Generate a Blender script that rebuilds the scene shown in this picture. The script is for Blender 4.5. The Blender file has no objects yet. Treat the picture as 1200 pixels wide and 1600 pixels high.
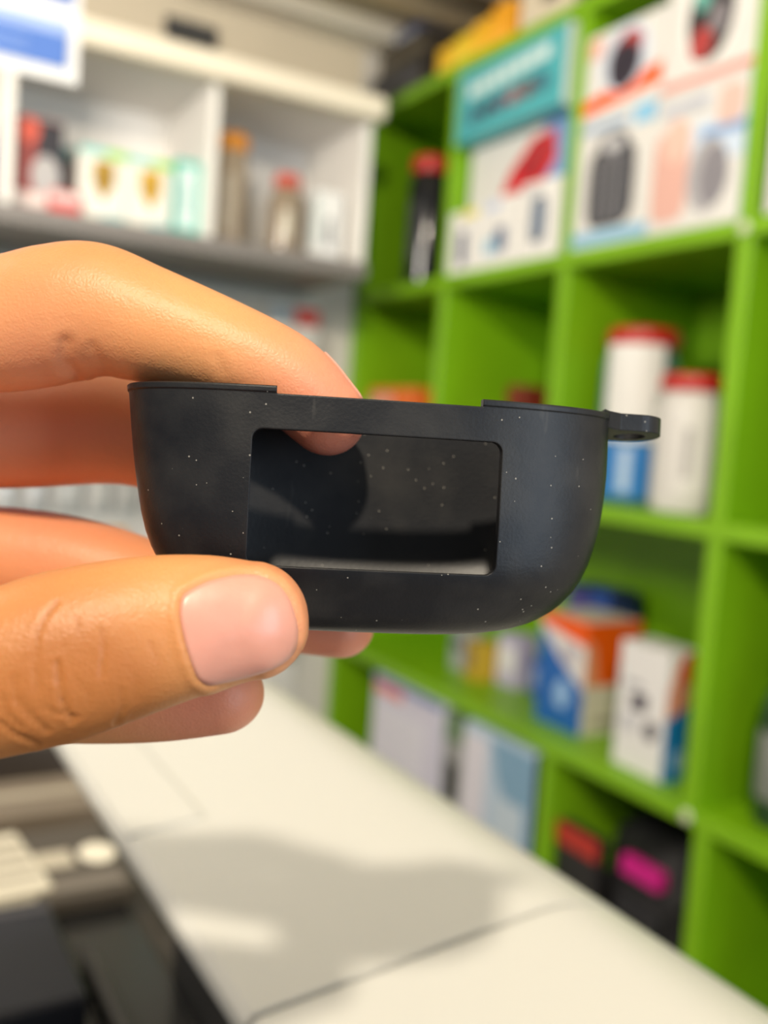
import bpy, bmesh, math, random
import numpy as np
from mathutils import Vector, Matrix
from mathutils.bvhtree import BVHTree
random.seed(7)
SC = bpy.context.scene
C = SC.collection

# ------------------------------------------------------------------ camera
F = 1500.0                      # focal length in pixels of the 1200x1600 frame
CZ = 1.35                       # camera height
def _n(v): return v/np.linalg.norm(v)
_dy = _n(np.array([-866, 185, -1500.])); _dx = np.array([2627, -58, -1500.])
_dx = _n(_dx-_dy*_dx.dot(_dy)); _dz = np.cross(_dx, _dy)
RW = np.array([_dx, _dy, _dz])  # world = RW @ camera
camd = bpy.data.cameras.new('camera'); cam = bpy.data.objects.new('camera', camd); C.objects.link(cam)
camd.sensor_fit = 'VERTICAL'; camd.sensor_height = 24; camd.sensor_width = 24
camd.lens = F/1600*24; camd.clip_start = .01
camd.dof.use_dof = True; camd.dof.focus_distance = .119; camd.dof.aperture_fstop = 8.3
CM = Matrix(RW.tolist()).to_4x4(); CM.translation = (0, 0, CZ); cam.matrix_world = CM
SC.camera = cam

# ------------------------------------------------------------------ light
w = bpy.data.worlds.new('world'); SC.world = w; w.use_nodes = True
w.node_tree.nodes['Background'].inputs[0].default_value = (.80, .90, 1.0, 1)
w.node_tree.nodes['Background'].inputs[1].default_value = .30
def lamp(name, kind, loc, energy, col, size, target=None):
    l = bpy.data.lights.new(name, kind); l.energy = energy; l.color = col
    if kind == 'AREA': l.shape = 'RECTANGLE'; l.size, l.size_y = size
    else: l.shadow_soft_size = size
    o = bpy.data.objects.new(name, l); C.objects.link(o); o.location = loc
    if target is not None:
        o.rotation_euler = (Vector(target)-Vector(loc)).to_track_quat('-Z', 'Y').to_euler()
    return o
lamp('key_bulb', 'POINT', (-.56, -.81, 2.33), 126, (1, .88, .70), .04)
lamp('shop_panel_lamp', 'AREA', (-.47, .74, 1.86), 18, (1, .93, .81), (.3, .3), (1.0, 1.58, 1.84))
lamp('shop_front_daylight', 'AREA', (.75, -2.1, 1.5), 26, (.70, .84, 1), (.8, 1.6), (.1, .1, 1.3))
vs = SC.view_settings; vs.view_transform = 'Standard'; vs.look = 'None'; vs.exposure = 0.0; vs.gamma = 1
vs.use_curve_mapping = False

# ------------------------------------------------------------------ materials
def mat(name, col, rough=.5, var=.08, scale=30, bump=0, bscale=200, metal=0, trans=0, spec=.5, bevel=0, sss=0, coat=0, ior=None):
    m = bpy.data.materials.new(name); m.use_nodes = True; nt = m.node_tree; b = nt.nodes['Principled BSDF']
    N = nt.nodes.new; L = nt.links.new
    tc = N('ShaderNodeTexCoord'); no = N('ShaderNodeTexNoise'); no.inputs['Scale'].default_value = scale
    no.inputs['Detail'].default_value = 4; L(tc.outputs['Object'], no.inputs['Vector'])
    mx = N('ShaderNodeMix'); mx.data_type = 'RGBA'
    c = np.array(col)
    mx.inputs[6].default_value = (*np.clip(c*(1-var), 0, 1), 1); mx.inputs[7].default_value = (*np.clip(c*(1+var), 0, 1), 1)
    L(no.outputs['Fac'], mx.inputs[0]); L(mx.outputs[2], b.inputs['Base Color'])
    b.inputs['Roughness'].default_value = rough; b.inputs['Metallic'].default_value = metal
    b.inputs['Specular IOR Level'].default_value = spec; b.inputs['Transmission Weight'].default_value = trans
    b.inputs['Coat Weight'].default_value = coat
    if ior: b.inputs['IOR'].default_value = ior
    nrm = None
    if bevel:
        bv = N('ShaderNodeBevel'); bv.samples = 4; bv.inputs['Radius'].default_value = bevel; nrm = bv.outputs[0]
    if bump:
        n2 = N('ShaderNodeTexNoise'); n2.inputs['Scale'].default_value = bscale; n2.inputs['Detail'].default_value = 3
        L(tc.outputs['Object'], n2.inputs['Vector']); bp = N('ShaderNodeBump'); bp.inputs['Strength'].default_value = bump
        bp.inputs['Distance'].default_value = .001; L(n2.outputs['Fac'], bp.inputs['Height'])
        if nrm: L(nrm, bp.inputs['Normal'])
        nrm = bp.outputs[0]
    if nrm: L(nrm, b.inputs['Normal'])
    return m
_cc = {}
def pm(col, rough=.45):         # plain printed card / plastic of one colour
    k = (tuple(col), rough)
    if k not in _cc: _cc[k] = mat('print_%d' % len(_cc), col, rough, .06, 40)
    return _cc[k]
GREEN = mat('green_paint', (.19, .415, .004), .42, .22, 7, .25, 60)
WHITE = mat('white_board', (.80, .77, .73), .5, .05, 5)
CREAM = mat('cream_trim', (.80, .72, .58), .5, .05, 5)
GREYB = mat('grey_board', (.20, .18, .17), .5, .08, 8)
WALL = mat('wall_plaster', (.62, .58, .52), .8, .08, 6, .2, 80)
CEIL = mat('ceiling_board', (.60, .54, .44), .7, .15, 3)
FLOORM = mat('floor_tile', (.35, .30, .25), .4, .1, 4)
DARK = mat('dark_plastic', (.018, .018, .019), .4, .2, 30)
DGREY = mat('dark_grey_plastic', (.05, .048, .046), .38, .2, 20)
PRN = mat('printer_white', (.565, .565, .535), .33, .02, 4, .02, 900, bevel=.002)
COUNTER = mat('counter_laminate', (.055, .047, .04), .35, .25, 9)
GLASSD = mat('smoked_plastic', (.015, .015, .015), .2, .1, 8, spec=.6)
W = (.72, .71, .69); RED = (.55, .03, .02); BLUE = (.01, .12, .45); ORANGE = (.90, .11, .005); TEAL = (.07, .40, .45)
BLACK = (.015, .015, .018); YEL = (.85, .48, .02); NAVY = (.02, .03, .16); PALEB = (.35, .55, .80); GREY = (.30, .29, .29)

# ------------------------------------------------------------------ builders
def link(o, parent=None, kind=None):
    C.objects.link(o)
    if parent is not None: o.parent = parent
    if kind: o['kind'] = kind
    return o
def mobj(name, verts, faces, m, parent=None, loc=(0, 0, 0), rz=0, smooth=False, kind=None):
    me = bpy.data.meshes.new(name); me.from_pydata([tuple(v) for v in verts], [], faces); me.materials.append(m)
    bm = bmesh.new(); bm.from_mesh(me); bmesh.ops.recalc_face_normals(bm, faces=bm.faces); bm.to_mesh(me); bm.free()
    if smooth:
        for p in me.polygons: p.use_smooth = True
    o = bpy.data.objects.new(name, me); link(o, parent, kind); o.location = loc; o.rotation_euler = (0, 0, rz)
    return o
def bmobj(name, bm, m, parent=None, loc=(0, 0, 0), rz=0, smooth=False, kind=None):
    me = bpy.data.meshes.new(name); bm.to_mesh(me); bm.free(); me.materials.append(m)
    if smooth:
        for p in me.polygons: p.use_smooth = True
    o = bpy.data.objects.new(name, me); link(o, parent, kind); o.location = loc; o.rotation_euler = (0, 0, rz)
    return o
def block(name, x, y, z, m, parent=None, bev=.0015, kind=None, rz=0, origin=None, seg=1):
    """box spanning x, y, z; its origin is the centre of its base unless given"""
    o0 = origin if origin is not None else ((x[0]+x[1])/2, (y[0]+y[1])/2, z[0])
    bm = bmesh.new(); bmesh.ops.create_cube(bm, size=1)
    for v in bm.verts:
        v.co = ((x[0]+x[1])/2+v.co.x*(x[1]-x[0])-o0[0], (y[0]+y[1])/2+v.co.y*(y[1]-y[0])-o0[1], (z[0]+z[1])/2+v.co.z*(z[1]-z[0])-o0[2])
    if bev: bmesh.ops.bevel(bm, geom=list(bm.edges), offset=bev, segments=seg, affect='EDGES')
    return bmobj(name, bm, m, parent, o0, rz, kind=kind)
def thing(name, label, cat, loc, rz=0, group=None):
    o = bpy.data.objects.new(name, None); o.empty_display_size = .02; link(o); o.location = loc; o.rotation_euler = (0, 0, rz)
    return tag(o, label, cat, group)
def tag(o, label, cat, group=None):
    o['label'] = label; o['category'] = cat
    if group: o['group'] = group
    return o
def lathe(name, prof, m, parent=None, loc=(0, 0, 0), n=40, smooth=True):
    V = []; Fc = []
    for r, z in prof:
        for k in range(n):
            a = 2*math.pi*k/n; V.append((r*math.cos(a), r*math.sin(a), z))
    for i in range(len(prof)-1):
        for k in range(n):
            Fc.append((i*n+k, i*n+(k+1) % n, (i+1)*n+(k+1) % n, (i+1)*n+k))
    Fc.append(tuple(range(n))); Fc.append(tuple((len(prof)-1)*n+k for k in range(n)))
    return mobj(name, V, Fc, m, parent, loc, smooth=smooth)
def slab(name, pts, axis, m, parent, t=.0008, off=0.0):
    """thin prism proud of a face. axis 'x': pts are (y,z) on the plane x=off, growing to -x;
       axis 'y': pts are (x,z) on the plane y=off, growing to -y; axis 'z': pts (x,y) growing up"""
    n = len(pts); V = []
    for s in (off, off-t if axis != 'z' else off+t):
        for a, b in pts:
            V.append({'x': (s, a, b), 'y': (a, s, b), 'z': (a, b, s)}[axis])
    Fc = [tuple(range(n)), tuple(range(n, 2*n))]+[(i, (i+1) % n, n+(i+1) % n, n+i) for i in range(n)]
    return mobj(name, V, Fc, m, parent)
def shape(kind, u0, v0, u1, v1, pts=None):
    if kind == 'rect': return [(u0, v0), (u1, v0), (u1, v1), (u0, v1)]
    if kind == 'ell':
        cx, cy, rx, ry = (u0+u1)/2, (v0+v1)/2, (u1-u0)/2, (v1-v0)/2
        return [(cx+rx*math.cos(a), cy+ry*math.sin(a)) for a in np.linspace(0, 2*math.pi, 28)[:-1]]
    if kind == 'round':
        cx, cy, rx, ry = (u0+u1)/2, (v0+v1)/2, (u1-u0)/2, (v1-v0)/2; e = .45
        return [(cx+rx*math.copysign(abs(math.cos(a))**e, math.cos(a)), cy+ry*math.copysign(abs(math.sin(a))**e, math.sin(a))) for a in np.linspace(0, 2*math.pi, 33)[:-1]]
    if kind == 'shield':
        q = [(0, 1), (1, 1), (1, .45), (.5, 0), (0, .45)]
        return [(u0+(u1-u0)*a, v0+(v1-v0)*b) for a, b in q]
    return pts
def carton(label, loc, wid, dep, hei, col, front=(), side=(), rz=0, face='x', group=None, cat='box', name='product_box', tilt=0, rough=.4):
    """face 'x': front looks to -x, width along y (image left = +y); the side list is printed on the -y face.
       face 'y': front looks to -y, width along x (image left = -x). uv run 0..1, left to right, bottom to top"""
    t = thing(name, label, cat, loc, rz, group)
    if tilt: t.rotation_euler = ((0, 0, rz) if face == 'x' else (tilt, 0, rz))
    if tilt and face == 'x': t.rotation_euler = (0, tilt, rz)
    if face == 'x': block('carton_body', (0, dep), (-wid/2, wid/2), (0, hei), pm(col, rough), t, .0015, origin=(0, 0, 0))
    else: block('carton_body', (-wid/2, wid/2), (0, dep), (0, hei), pm(col, rough), t, .0015, origin=(0, 0, 0))
    lay = 0
    for nm, kd, u0, v0, u1, v1, c, *ex in front:
        lay += 1
        pts = shape(kd, u0, v0, u1, v1, ex[0] if ex else None)
        if face == 'x': pts = [(wid/2-u*wid, v*hei) for u, v in pts]; slab(nm, pts, 'x', pm(c, .35), t, .0004+.00025*lay)
        else: pts = [(-wid/2+u*wid, v*hei) for u, v in pts]; slab(nm, pts, 'y', pm(c, .35), t, .0004+.00025*lay)
    lay = 0
    for nm, kd, u0, v0, u1, v1, c, *ex in side:
        lay += 1
        pts = [(u*dep, v*hei) for u, v in shape(kd, u0, v0, u1, v1, ex[0] if ex else None)]
        slab(nm, pts, 'y', pm(c, .35), t, .0004+.00025*lay, off=-wid/2)
    return t

# ================================================================== setting
def struct(name, x, y, z, m): return block(name, x, y, z, m, None, 0, 'structure')
struct('floor', (-3, 1.4), (-2.5, 2.0), (-.05, 0), FLOORM)
struct('wall_back', (-3, 1.4), (1.92, 2.0), (0, 3.4), WALL)
struct('wall_right', (1.32, 1.4), (-2.5, 1.92), (0, 3.4), WALL)
struct('ceiling', (-3, 1.4), (-2.5, 2.0), (3.4, 3.45), CEIL)
# lowered soffit over the corner, with its beams and a vent
soff = struct('ceiling_soffit', (-1.0, 1.32), (1.40, 1.92), (2.205, 2.235), CEIL)
for nm, y0, y1, zz, m in (('trim_1', 1.56, 1.62, 2.18, mat('brown_batten', (.20, .17, .13), .6, .1, 6)), ('trim_2', 1.72, 1.76, 2.185, mat('tan_batten', (.42, .33, .20), .6, .1, 6)), ('trim_3', 1.84, 1.92, 2.17, CREAM)):
    struct(nm, (-1.0, 1.32), (y0, y1), (zz, 2.205), m)
struct('trim_4', (-1.0, .855), (1.66, 1.92), (1.972, 2.06), mat('panel_above', (.42, .36, .27), .6, .1, 5))
v = thing('ceiling_vent', 'small black slotted vent set above the cream cornice', 'vent', (.52, 1.655, 1.985))
block('vent_frame', (-.045, .045), (-.004, .004), (0, .035), DARK, v, .001, origin=(0, 0, 0))
for k in range(3): block('vent_slat', (-.04, .04), (-.008, -.004), (.006+k*.009, .011+k*.009), DGREY, v, 0)

# ---- green cubby shelving along the right wall
SX, SD, TH = 1.0, .30, .024
PY = [.16, .51, .86, 1.21, 1.56, 1.908]
LZ = [.09, .48, .868, 1.252, 1.64, 2.03]
su = thing('cubby_shelving', 'bright green painted wooden cubby shelving filling the right wall', 'shelving', (SX, 1.0, 0))
def sub(name, x, y, z, m, bev=.002): return block(name, (x[0]-SX, x[1]-SX), (y[0]-1, y[1]-1), z, m, su, bev)
for z in LZ: sub('shelf_board', (SX, SX+SD), (PY[0]-TH/2, 1.918), (z-TH/2, z+TH/2), GREEN)
for i in range(5):
    for y in PY:
        if i == 2 and y in (1.21, 1.56): continue
        if i <= 1: y = {1.56: None, 1.21: 1.150, .86: .835}.get(y, y)
        if y is None: continue
        sub('divider', (SX+.0015, SX+SD), (y-TH/2, min(y+TH/2, 1.918)), (LZ[i]+TH/2, LZ[i+1]-TH/2), GREEN, .001)
sub('back_panel', (SX+SD, SX+SD+.012), (PY[0]-TH/2, 1.918), (.08, 2.042), GREEN, 0)
sub('kick_board', (SX+.02, SX+.04), (PY[0], 1.918), (0, LZ[0]-TH/2), GREEN, 0)
for y, z in ((.86, 1.64), (.86, .868)):   # pale filler plugs where the boards meet
    o = lathe('screw_plug', [(.009, 0), (.009, .002), (.006, .003)], pm((.6, .62, .45)), su, n=16); o.rotation_euler = (0, -math.pi/2, 0); o.location = (-.0005, y-1, z)

# ---- white wall cabinet on the back wall
wc = thing('wall_cabinet', 'white open-front wall cabinet with grey bottom ledge and cream cornice', 'cabinet', (.25, 1.92, 1.638))
def wsub(name, x, y, z, m, bev=.0015): return block(name, (x[0]-.25, x[1]-.25), (y[0]-1.92, y[1]-1.92), (z[0]-1.638, z[1]-1.638), m, wc, bev)
CX = [-.43, -.097, .236, .57, .872]
wsub('bottom_ledge', (-.44, .882), (1.642, 1.92), (1.638, 1.668), GREYB)
for x in CX: wsub('divider', (x-.008, x+.008), (1.652, 1.908), (1.668, 1.930), WHITE)
wsub('back_panel', (-.44, .88), (1.908, 1.92), (1.668, 1.930), WHITE, 0)
wsub('top_board', (-.44, .882), (1.65, 1.92), (1.930, 1.945), WHITE)
wsub('cornice', (-.44, .89), (1.615, 1.66), (1.928, 1.970), CREAM, .006)

# ---- counter with dark tray area
ct = thing('counter', 'dark laminate shop counter carrying the white printer', 'counter', (0, .5, 0))
block('counter_top', (-.9, .23), (-.42, .5), (1.0, 1.03), COUNTER, ct, .003)
block('counter_base', (-.85, .20), (-.38, .48), (0, 1.0), DGREY, ct, .002)

# ---- white printer lying on the counter; its lid rises gently to the right and rounds over
PX0, PZ0, PK = .094, 1.20, .11
pr = thing('printer', 'white printer with smooth sloping lid below the hand', 'printer', (.18, .30, 1.03))
def profile(x0, top_drop=0):
    p = [(x0, PZ0-.007), (x0, PZ0-.0025), (x0+.0025, PZ0+PK*.0025)]
    for x in np.linspace(.115, .187, 6): p.append((x, PZ0+PK*(x-PX0)))
    # rounded shoulder
    xs, zs = .187, PZ0+PK*(.187-PX0); a0 = math.atan(PK); r = .053
    for a in np.linspace(a0, -math.radians(82), 14)[1:]:
        p.append((xs+r*(math.sin(a0)-math.sin(a))*1.0, zs-r*(math.cos(a0)-math.cos(a))))
    xe, ze = p[-1]
    p += [(xe, 1.10), (xe-.01, 1.10), (xe-.01, PZ0-.03), (.20, PZ0-.02)]
    return p
def extr(name, prof, y0, y1, m, parent, smooth=True):
    V = [(x-.18, y-.30, z-1.03) for y in (y0, y1) for x, z in prof]; n = len(prof)
    Fc = [tuple(range(n)), tuple(range(n, 2*n))]+[(i, (i+1) % n, n+(i+1) % n, n+i) for i in range(n)]
    o = mobj(name, V, Fc, m, parent)
    if smooth:
        o.data.polygons.foreach_set('use_smooth', [len(p.vertices) == 4 for p in o.data.polygons])
        o.data.set_sharp_from_angle(angle=math.radians(25))
    return o
extr('scanner_lid', profile(PX0), .2135, .484, PRN, pr)
extr('front_cover', profile(PX0), -.02, .2117, PRN, pr)
block('printer_body', (.165-.18, .232-.18), (-.02-.30, .476-.30), (0, .155), DARK, pr, .002)
block('seam_floor', (.10-.18, .222-.18), (.205-.30, .22-.30), (.150, .1605), DARK, pr, 0)
block('output_tray', (-.15-.18, .164-.18), (.02-.30, .66-.30), (.012, .022), GLASSD, pr, .001)
for k in range(4): block('tray_rib', (-.15-.18, .162-.18), (.10+.10*k-.30, .106+.10*k-.30), (.0225, .027), DGREY, pr, .0005)
block('tray_guide', (.122-.18, .128-.18), (.10-.30, .5-.30), (.0225, .034), DGREY, pr, .001)
V = []
for z in (0, .0011):
    for x, y in ((.0948, .3275), (.1232, .3275), (.1232, .45), (.0948, .45)): V.append((x-.18, y-.30, PZ0+PK*(x-PX0)+z-1.03))
mobj('hinge_flap', V, [(0, 1, 2, 3), (4, 5, 6, 7), (0, 1, 5, 4), (1, 2, 6, 5), (2, 3, 7, 6), (3, 0, 4, 7)], PRN, pr)
o = lathe('pinhole', [(.0014, 0), (.0014, .0006)], DARK, pr, (.2165-.18, .182-.30, 1.2028-1.03), 14)
# ---- small dark goods left of the printer
def strip(label, loc, sx, sy, sz, col, marks, rz=0, name='goods_pack', cat='pack', group=None):
    t = thing(name, label, cat, loc, rz, group)
    block('pack_body', (-sx/2, sx/2), (-sy/2, sy/2), (0, sz), pm(col), t, .002, origin=(0, 0, 0))
    for i, (nm, kd, u0, v0, u1, v1, c) in enumerate(marks):
        pts = [(-sx/2+u*sx, -sy/2+vv*sy) for u, vv in shape(kd, u0, v0, u1, v1)]
        slab(nm, pts, 'z', pm(c, .35), t, .0005+.0002*i, off=sz)
    return t
TZ = 1.0525
strip('pale striped paper pad lying on the dark tray at lower left', (.075, .605, TZ), .085, .085, .016, (.62, .58, .48), [('ruled_line', 'rect', .05, .15+.2*k, .95, .22+.2*k, (.30, .27, .22)) for k in range(4)], .1)
strip('flat black pack with pale label and white oval beside the printer', (.140, .607, TZ), .058, .10, .012, (.07, .06, .05),
      [('label_patch', 'rect', .05, .38, .50, .62, (.45, .41, .33)), ('label_oval', 'ell', .58, .36, .98, .66, (.75, .71, .60)), ('label_band', 'rect', .1, .05, .9, .22, (.16, .14, .12))])
strip('black glossy flat case in front of the striped pad', (.07, .48, TZ+.005), .08, .10, .022, (.012, .014, .022), [('edge_band', 'rect', .02, .85, .98, .93, (.05, .05, .06))], name='flat_case', cat='case')
strip('grey brown flat carton behind the striped pad', (.11, .72, 1.03), .14, .07, .035, (.16, .13, .10), [('tape_strip', 'rect', 0, .4, 1, .6, (.32, .28, .22))], name='flat_carton', cat='box')
strip('dark brown flat carton at the back of the counter', (.10, .83, 1.03), .16, .09, .05, (.05, .04, .035), [('tape_strip', 'rect', 0, .4, 1, .6, (.22, .19, .15))], .05, name='flat_carton', cat='box')
t = thing('coiled_cable', 'small pale coiled cable lying behind the printer under the hand', 'cable', (.165, .76, 1.03))
for k in range(3):
    bm = bmesh.new(); n = 40; ring = []
    V = []; Fc = []; R0 = .02+.003*k; rr = .003
    for i in range(n):
        a = 2*math.pi*i/n
        for j in range(8):
            b = 2*math.pi*j/8; V.append(((R0+rr*math.cos(b))*math.cos(a), (R0+rr*math.cos(b))*math.sin(a), rr+rr*math.sin(b)+.004*k))
    for i in range(n):
        for j in range(8): Fc.append((i*8+j, ((i+1) % n)*8+j, ((i+1) % n)*8+(j+1) % 8, i*8+(j+1) % 8))
    bm.free(); mobj('cable_loop', V, Fc, pm((.55, .47, .38)), t, smooth=True)

# ================================================================== goods on the green shelves
T3, T2, T1, T0, T4 = [LZ[i]+TH/2+.0003 for i in (4, 3, 2, 1, 5)]
def letter_rows(u0, u1, v0, v1, rows, col, seed):
    """illegible print: rows of short dashes"""
    r = random.Random(seed); out = []
    for k in range(rows):
        vv = v1-(v1-v0)*(k+.5)/rows; h = (v1-v0)/rows*.28; u = u0
        while u < u1-.03:
            L_ = r.uniform(.05, .12); out.append(('lettering', 'rect', u, vv-h, min(u+L_, u1), vv+h, col)); u += L_+.025
    return out
# bay C, top level: four cartons, two on two
carton('white carton with tall black ribbed appliance picture, on the green shelf', (1.002, 1.116, T3), .160, .15, .193, W,
       [('blue_band', 'rect', .0, .02, 1, .12, (.25, .50, .70)), ('appliance_picture', 'round', .18, .14, .80, .76, (.045, .045, .055)), ('picture_top', 'ell', .28, .66, .70, .86, (.10, .10, .12)), ('picture_shine', 'ell', .36, .70, .62, .82, (.5, .5, .52)), ('blue_corner', 'rect', .74, .86, 1, 1, (.25, .55, .80))]
       + [('picture_rib', 'rect', .24, .20+.07*k, .74, .215+.07*k, (.22, .22, .24)) for k in range(7)]+[('picture_rib', 'rect', .30+.11*k, .18, .315+.11*k, .68, (.22, .22, .24)) for k in range(4)]+letter_rows(.06, .7, .88, .97, 1, (.35, .5, .7), 3))
carton('white carton with pink figure and grey round appliance, teal side', (1.002, .954, T3), .160, .17, .187, W,
       [('pale_blue_field', 'rect', .45, .45, 1, .75, (.60, .70, .84)), ('pink_figure', 'round', .02, .08, .42, .74, (.72, .42, .36)), ('pink_head', 'ell', .12, .50, .42, .82, (.78, .52, .44)), ('appliance_picture', 'ell', .42, .10, .86, .62, (.42, .41, .44)), ('appliance_face', 'ell', .56, .14, .86, .56, (.24, .23, .26)), ('second_figure', 'round', .70, .66, .96, .95, (.70, .50, .44)), ('blue_stripe', 'rect', .55, .62, 1, .68, (.20, .35, .62))]+letter_rows(.08, .6, .84, .95, 2, (.55, .58, .68), 4),
       [('teal_side', 'rect', 0, 0, 1, 1, (.06, .33, .33))])
carton('white and orange carton with dark round device, stacked on the appliance carton', (1.004, 1.116, T3+.1945), .162, .15, .128, W,
       [('orange_band', 'poly', 0, 0, 0, 0, ORANGE, [(0, .06), (1, .18), (1, .40), (0, .24)]), ('blue_haze', 'ell', .20, .22, .85, .98, (.62, .68, .80)), ('device_picture', 'ell', .32, .24, .74, .86, (.05, .035, .06)), ('device_rim', 'ell', .42, .60, .74, .88, (.40, .05, .05)), ('device_face', 'ell', .37, .30, .69, .78, (.03, .025, .04)), ('pink_corner', 'rect', .04, .72, .22, .94, (.80, .45, .36))])
carton('white carton with black and red gadget in an oval, top of right stack', (1.004, .953, T3+.1885), .158, .17, .172, W,
       [('red_line', 'rect', 0, .04, 1, .10, (.72, .25, .20)), ('gadget_ring', 'ell', .18, .14, .82, .92, (.82, .80, .78)), ('gadget_picture', 'ell', .26, .18, .76, .88, (.03, .03, .035)), ('gadget_red', 'ell', .30, .20, .55, .46, (.42, .05, .05)), ('gadget_teal', 'ell', .32, .58, .50, .80, (.14, .42, .36)), ('gadget_pink', 'ell', .42, .74, .62, .90, (.62, .2, .32)), ('gadget_grey', 'ell', .50, .36, .70, .60, (.22, .20, .22))])
# bay B, top level
carton('white carton with red car toy picture under the teal carton', (1.03, 1.385, T3), .298, .16, .232, W,
       [('blue_field', 'rect', .72, .55, 1, 1, (.18, .34, .62)), ('red_car', 'poly', 0, 0, 0, 0, (.62, .02, .03), [(.30, .46), (.42, .72), (.62, .92), (.82, .94), (.84, .72), (.70, .55), (.50, .44)]), ('red_car_wheel', 'ell', .52, .40, .66, .60, (.08, .04, .10)), ('dark_red_part', 'poly', 0, 0, 0, 0, (.35, .02, .03), [(.50, .70), (.70, .88), (.80, .86), (.66, .62)]), ('blue_pic', 'ell', .38, .20, .62, .44, (.20, .40, .66)), ('yellow_flash', 'rect', .70, .42, .98, .52, YEL)])
carton('teal carton with pale lettering and a row of dark discs', (.992, 1.386, T3+.2335), .304, .16, .128, TEAL,
       [('lettering', 'rect', .12+.11*k, .58+.012*k, .21+.11*k, .76+.012*k, (.66, .80, .80)) for k in range(7)]+[('disc_picture', 'ell', .14+.125*k, .20+.012*k, .25+.125*k, .44+.012*k, [(.05, .14, .20), (.03, .06, .10), (.09, .08, .14), (.30, .14, .16), (.16, .08, .09), (.05, .14, .20)][k]) for k in range(6)], [('pale_side', 'rect', 0, 0, .5, 1, (.66, .72, .70))])
for k, (yy, hh, ww, lab) in enumerate(((1.498, .112, .098, 'small white carton with slim blue gadget picture, leftmost of three'), (1.392, .118, .098, 'small white carton with short blue gadget picture, middle of three'), (1.284, .126, .100, 'small white carton with tall dark phone picture, nearest the appliance carton'))):
    fr = [[('gadget_picture', 'round', .34, .12, .60, .66, (.07, .09, .18)), ('yellow_tab', 'rect', .42, .86, .9, .99, (.80, .70, .12))],
          [('gadget_picture', 'round', .42, .20, .74, .56, (.06, .10, .22)), ('pale_blue_picture', 'round', .12, .18, .44, .42, (.32, .56, .72)), ('red_tab', 'rect', .06, .82, .5, .96, (.55, .62, .8))],
          [('phone_picture', 'round', .32, .20, .70, .80, (.09, .12, .18)), ('phone_screen', 'round', .38, .28, .64, .74, (.14, .20, .30)), ('grey_tab', 'rect', .1, .86, .5, .95, (.6, .6, .62))]][k]
    carton(lab, (1.001, yy, T3), ww, .026, hh, (.80, .79, .77), fr, group='small gadget cartons on the top green shelf')
# bay A, top level: dark jar with red lid
def jar(label, loc, r, h, bodym, lidm, lidh=.03, bands=(), rz=0, name='jar', neck=.93):
    t = thing(name, label, 'jar', loc, rz)
    lathe('jar_body', [(r*.90, 0), (r*.98, .004), (r, .012), (r, h-lidh-.035), (r*.97, h-lidh-.018), (r*neck*.92, h-lidh-.004), (r*neck*.90, h-lidh)], bodym, t)
    n = 48; V = []; Fc = []; R1 = r*neck
    ld = lathe('lid', [(R1*.96, h-lidh+.0003), (R1, h-lidh+.003), (R1, h-.004), (R1*.95, h), (R1*.6, h)], lidm, t)
    for i in range(10):
        a = 2*math.pi*i/10+.1
        g = block('lid_grip', (-.0012, .0012), (R1-.0005, R1+.0012), (h-lidh+.004, h-.006), lidm, ld, 0, origin=(0, 0, h-lidh+.004)); g.rotation_euler = (0, 0, a)
    for (z0, z1, a0, a1, c) in bands:      # wrapped labels, angles in degrees seen from above
        V = []; Fc = []; q = np.radians(np.linspace(a0, a1, 25))
        for rr in (r+.0002, r+.0010):
            for a in q:
                for z in (z0, z1): V.append((rr*math.cos(a), rr*math.sin(a), z))
        m = len(q)
        for i in range(m-1):
            A = 2*i; B = 2*m+2*i
            Fc += [(A, A+1, A+3, A+2), (B, B+1, B+3, B+2), (A, A+2, B+2, B), (A+1, A+3, B+3, B+1)]
        mobj('wrap_label', V, Fc, pm(c, .35), t, smooth=False)
    return t
REDL = mat('red_lid', (.50, .02, .015), .35, .1, 30); BLKJ = mat('black_gloss', (.012, .012, .014), .12, .1, 20)
CLEARJ = mat('jar_white', (.66, .64, .62), .22, .06, 30); BEIGEJ = mat('jar_beige', (.36, .28, .20), .18, .35, 60)
jar('tall black glossy jar with red lid in the corner cubby', (1.062, 1.728, T3), .042, .262, BLKJ, REDL, .032, [(.05, .17, 175, 215, (.05, .05, .055))])
# bay C, second level: two big jars
jar('large jar with red lid, white upper label and blue lower label', (1.098, 1.118, T2), .058, .272, mat('jar_teal', (.05, .17, .19), .3, .1, 20), REDL, .03,
    [(.105, .245, 170, 262, (.80, .79, .77)), (.012, .095, 150, 300, (.03, .20, .55)), (.02, .088, 205, 222, (.45, .6, .8)), (.098, .104, 150, 300, (.8, .8, .8))])
jar('shorter jar with red lid and plain white body beside the divider', (1.066, .978, T2), .049, .196, CLEARJ, REDL, .024, [(.03, .15, 205, 300, (.74, .72, .70)), (.05, .12, 215, 228, (.42, .40, .40))])
carton('orange and pink carton standing in the second-level corner cubby', (1.04, 1.79, T2), .19, .12, .182, (.80, .16, .02), [('pink_panel', 'rect', .05, .1, .55, .92, (.78, .36, .28)), ('white_panel', 'rect', .0, .5, .2, .8, (.75, .7, .66))])
carton('small dark red carton at the back of the empty second-level cubby', (1.13, 1.478, T2), .05, .06, .192, (.20, .02, .015), [('black_band', 'rect', 0, .3, 1, .6, BLACK)])
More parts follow.
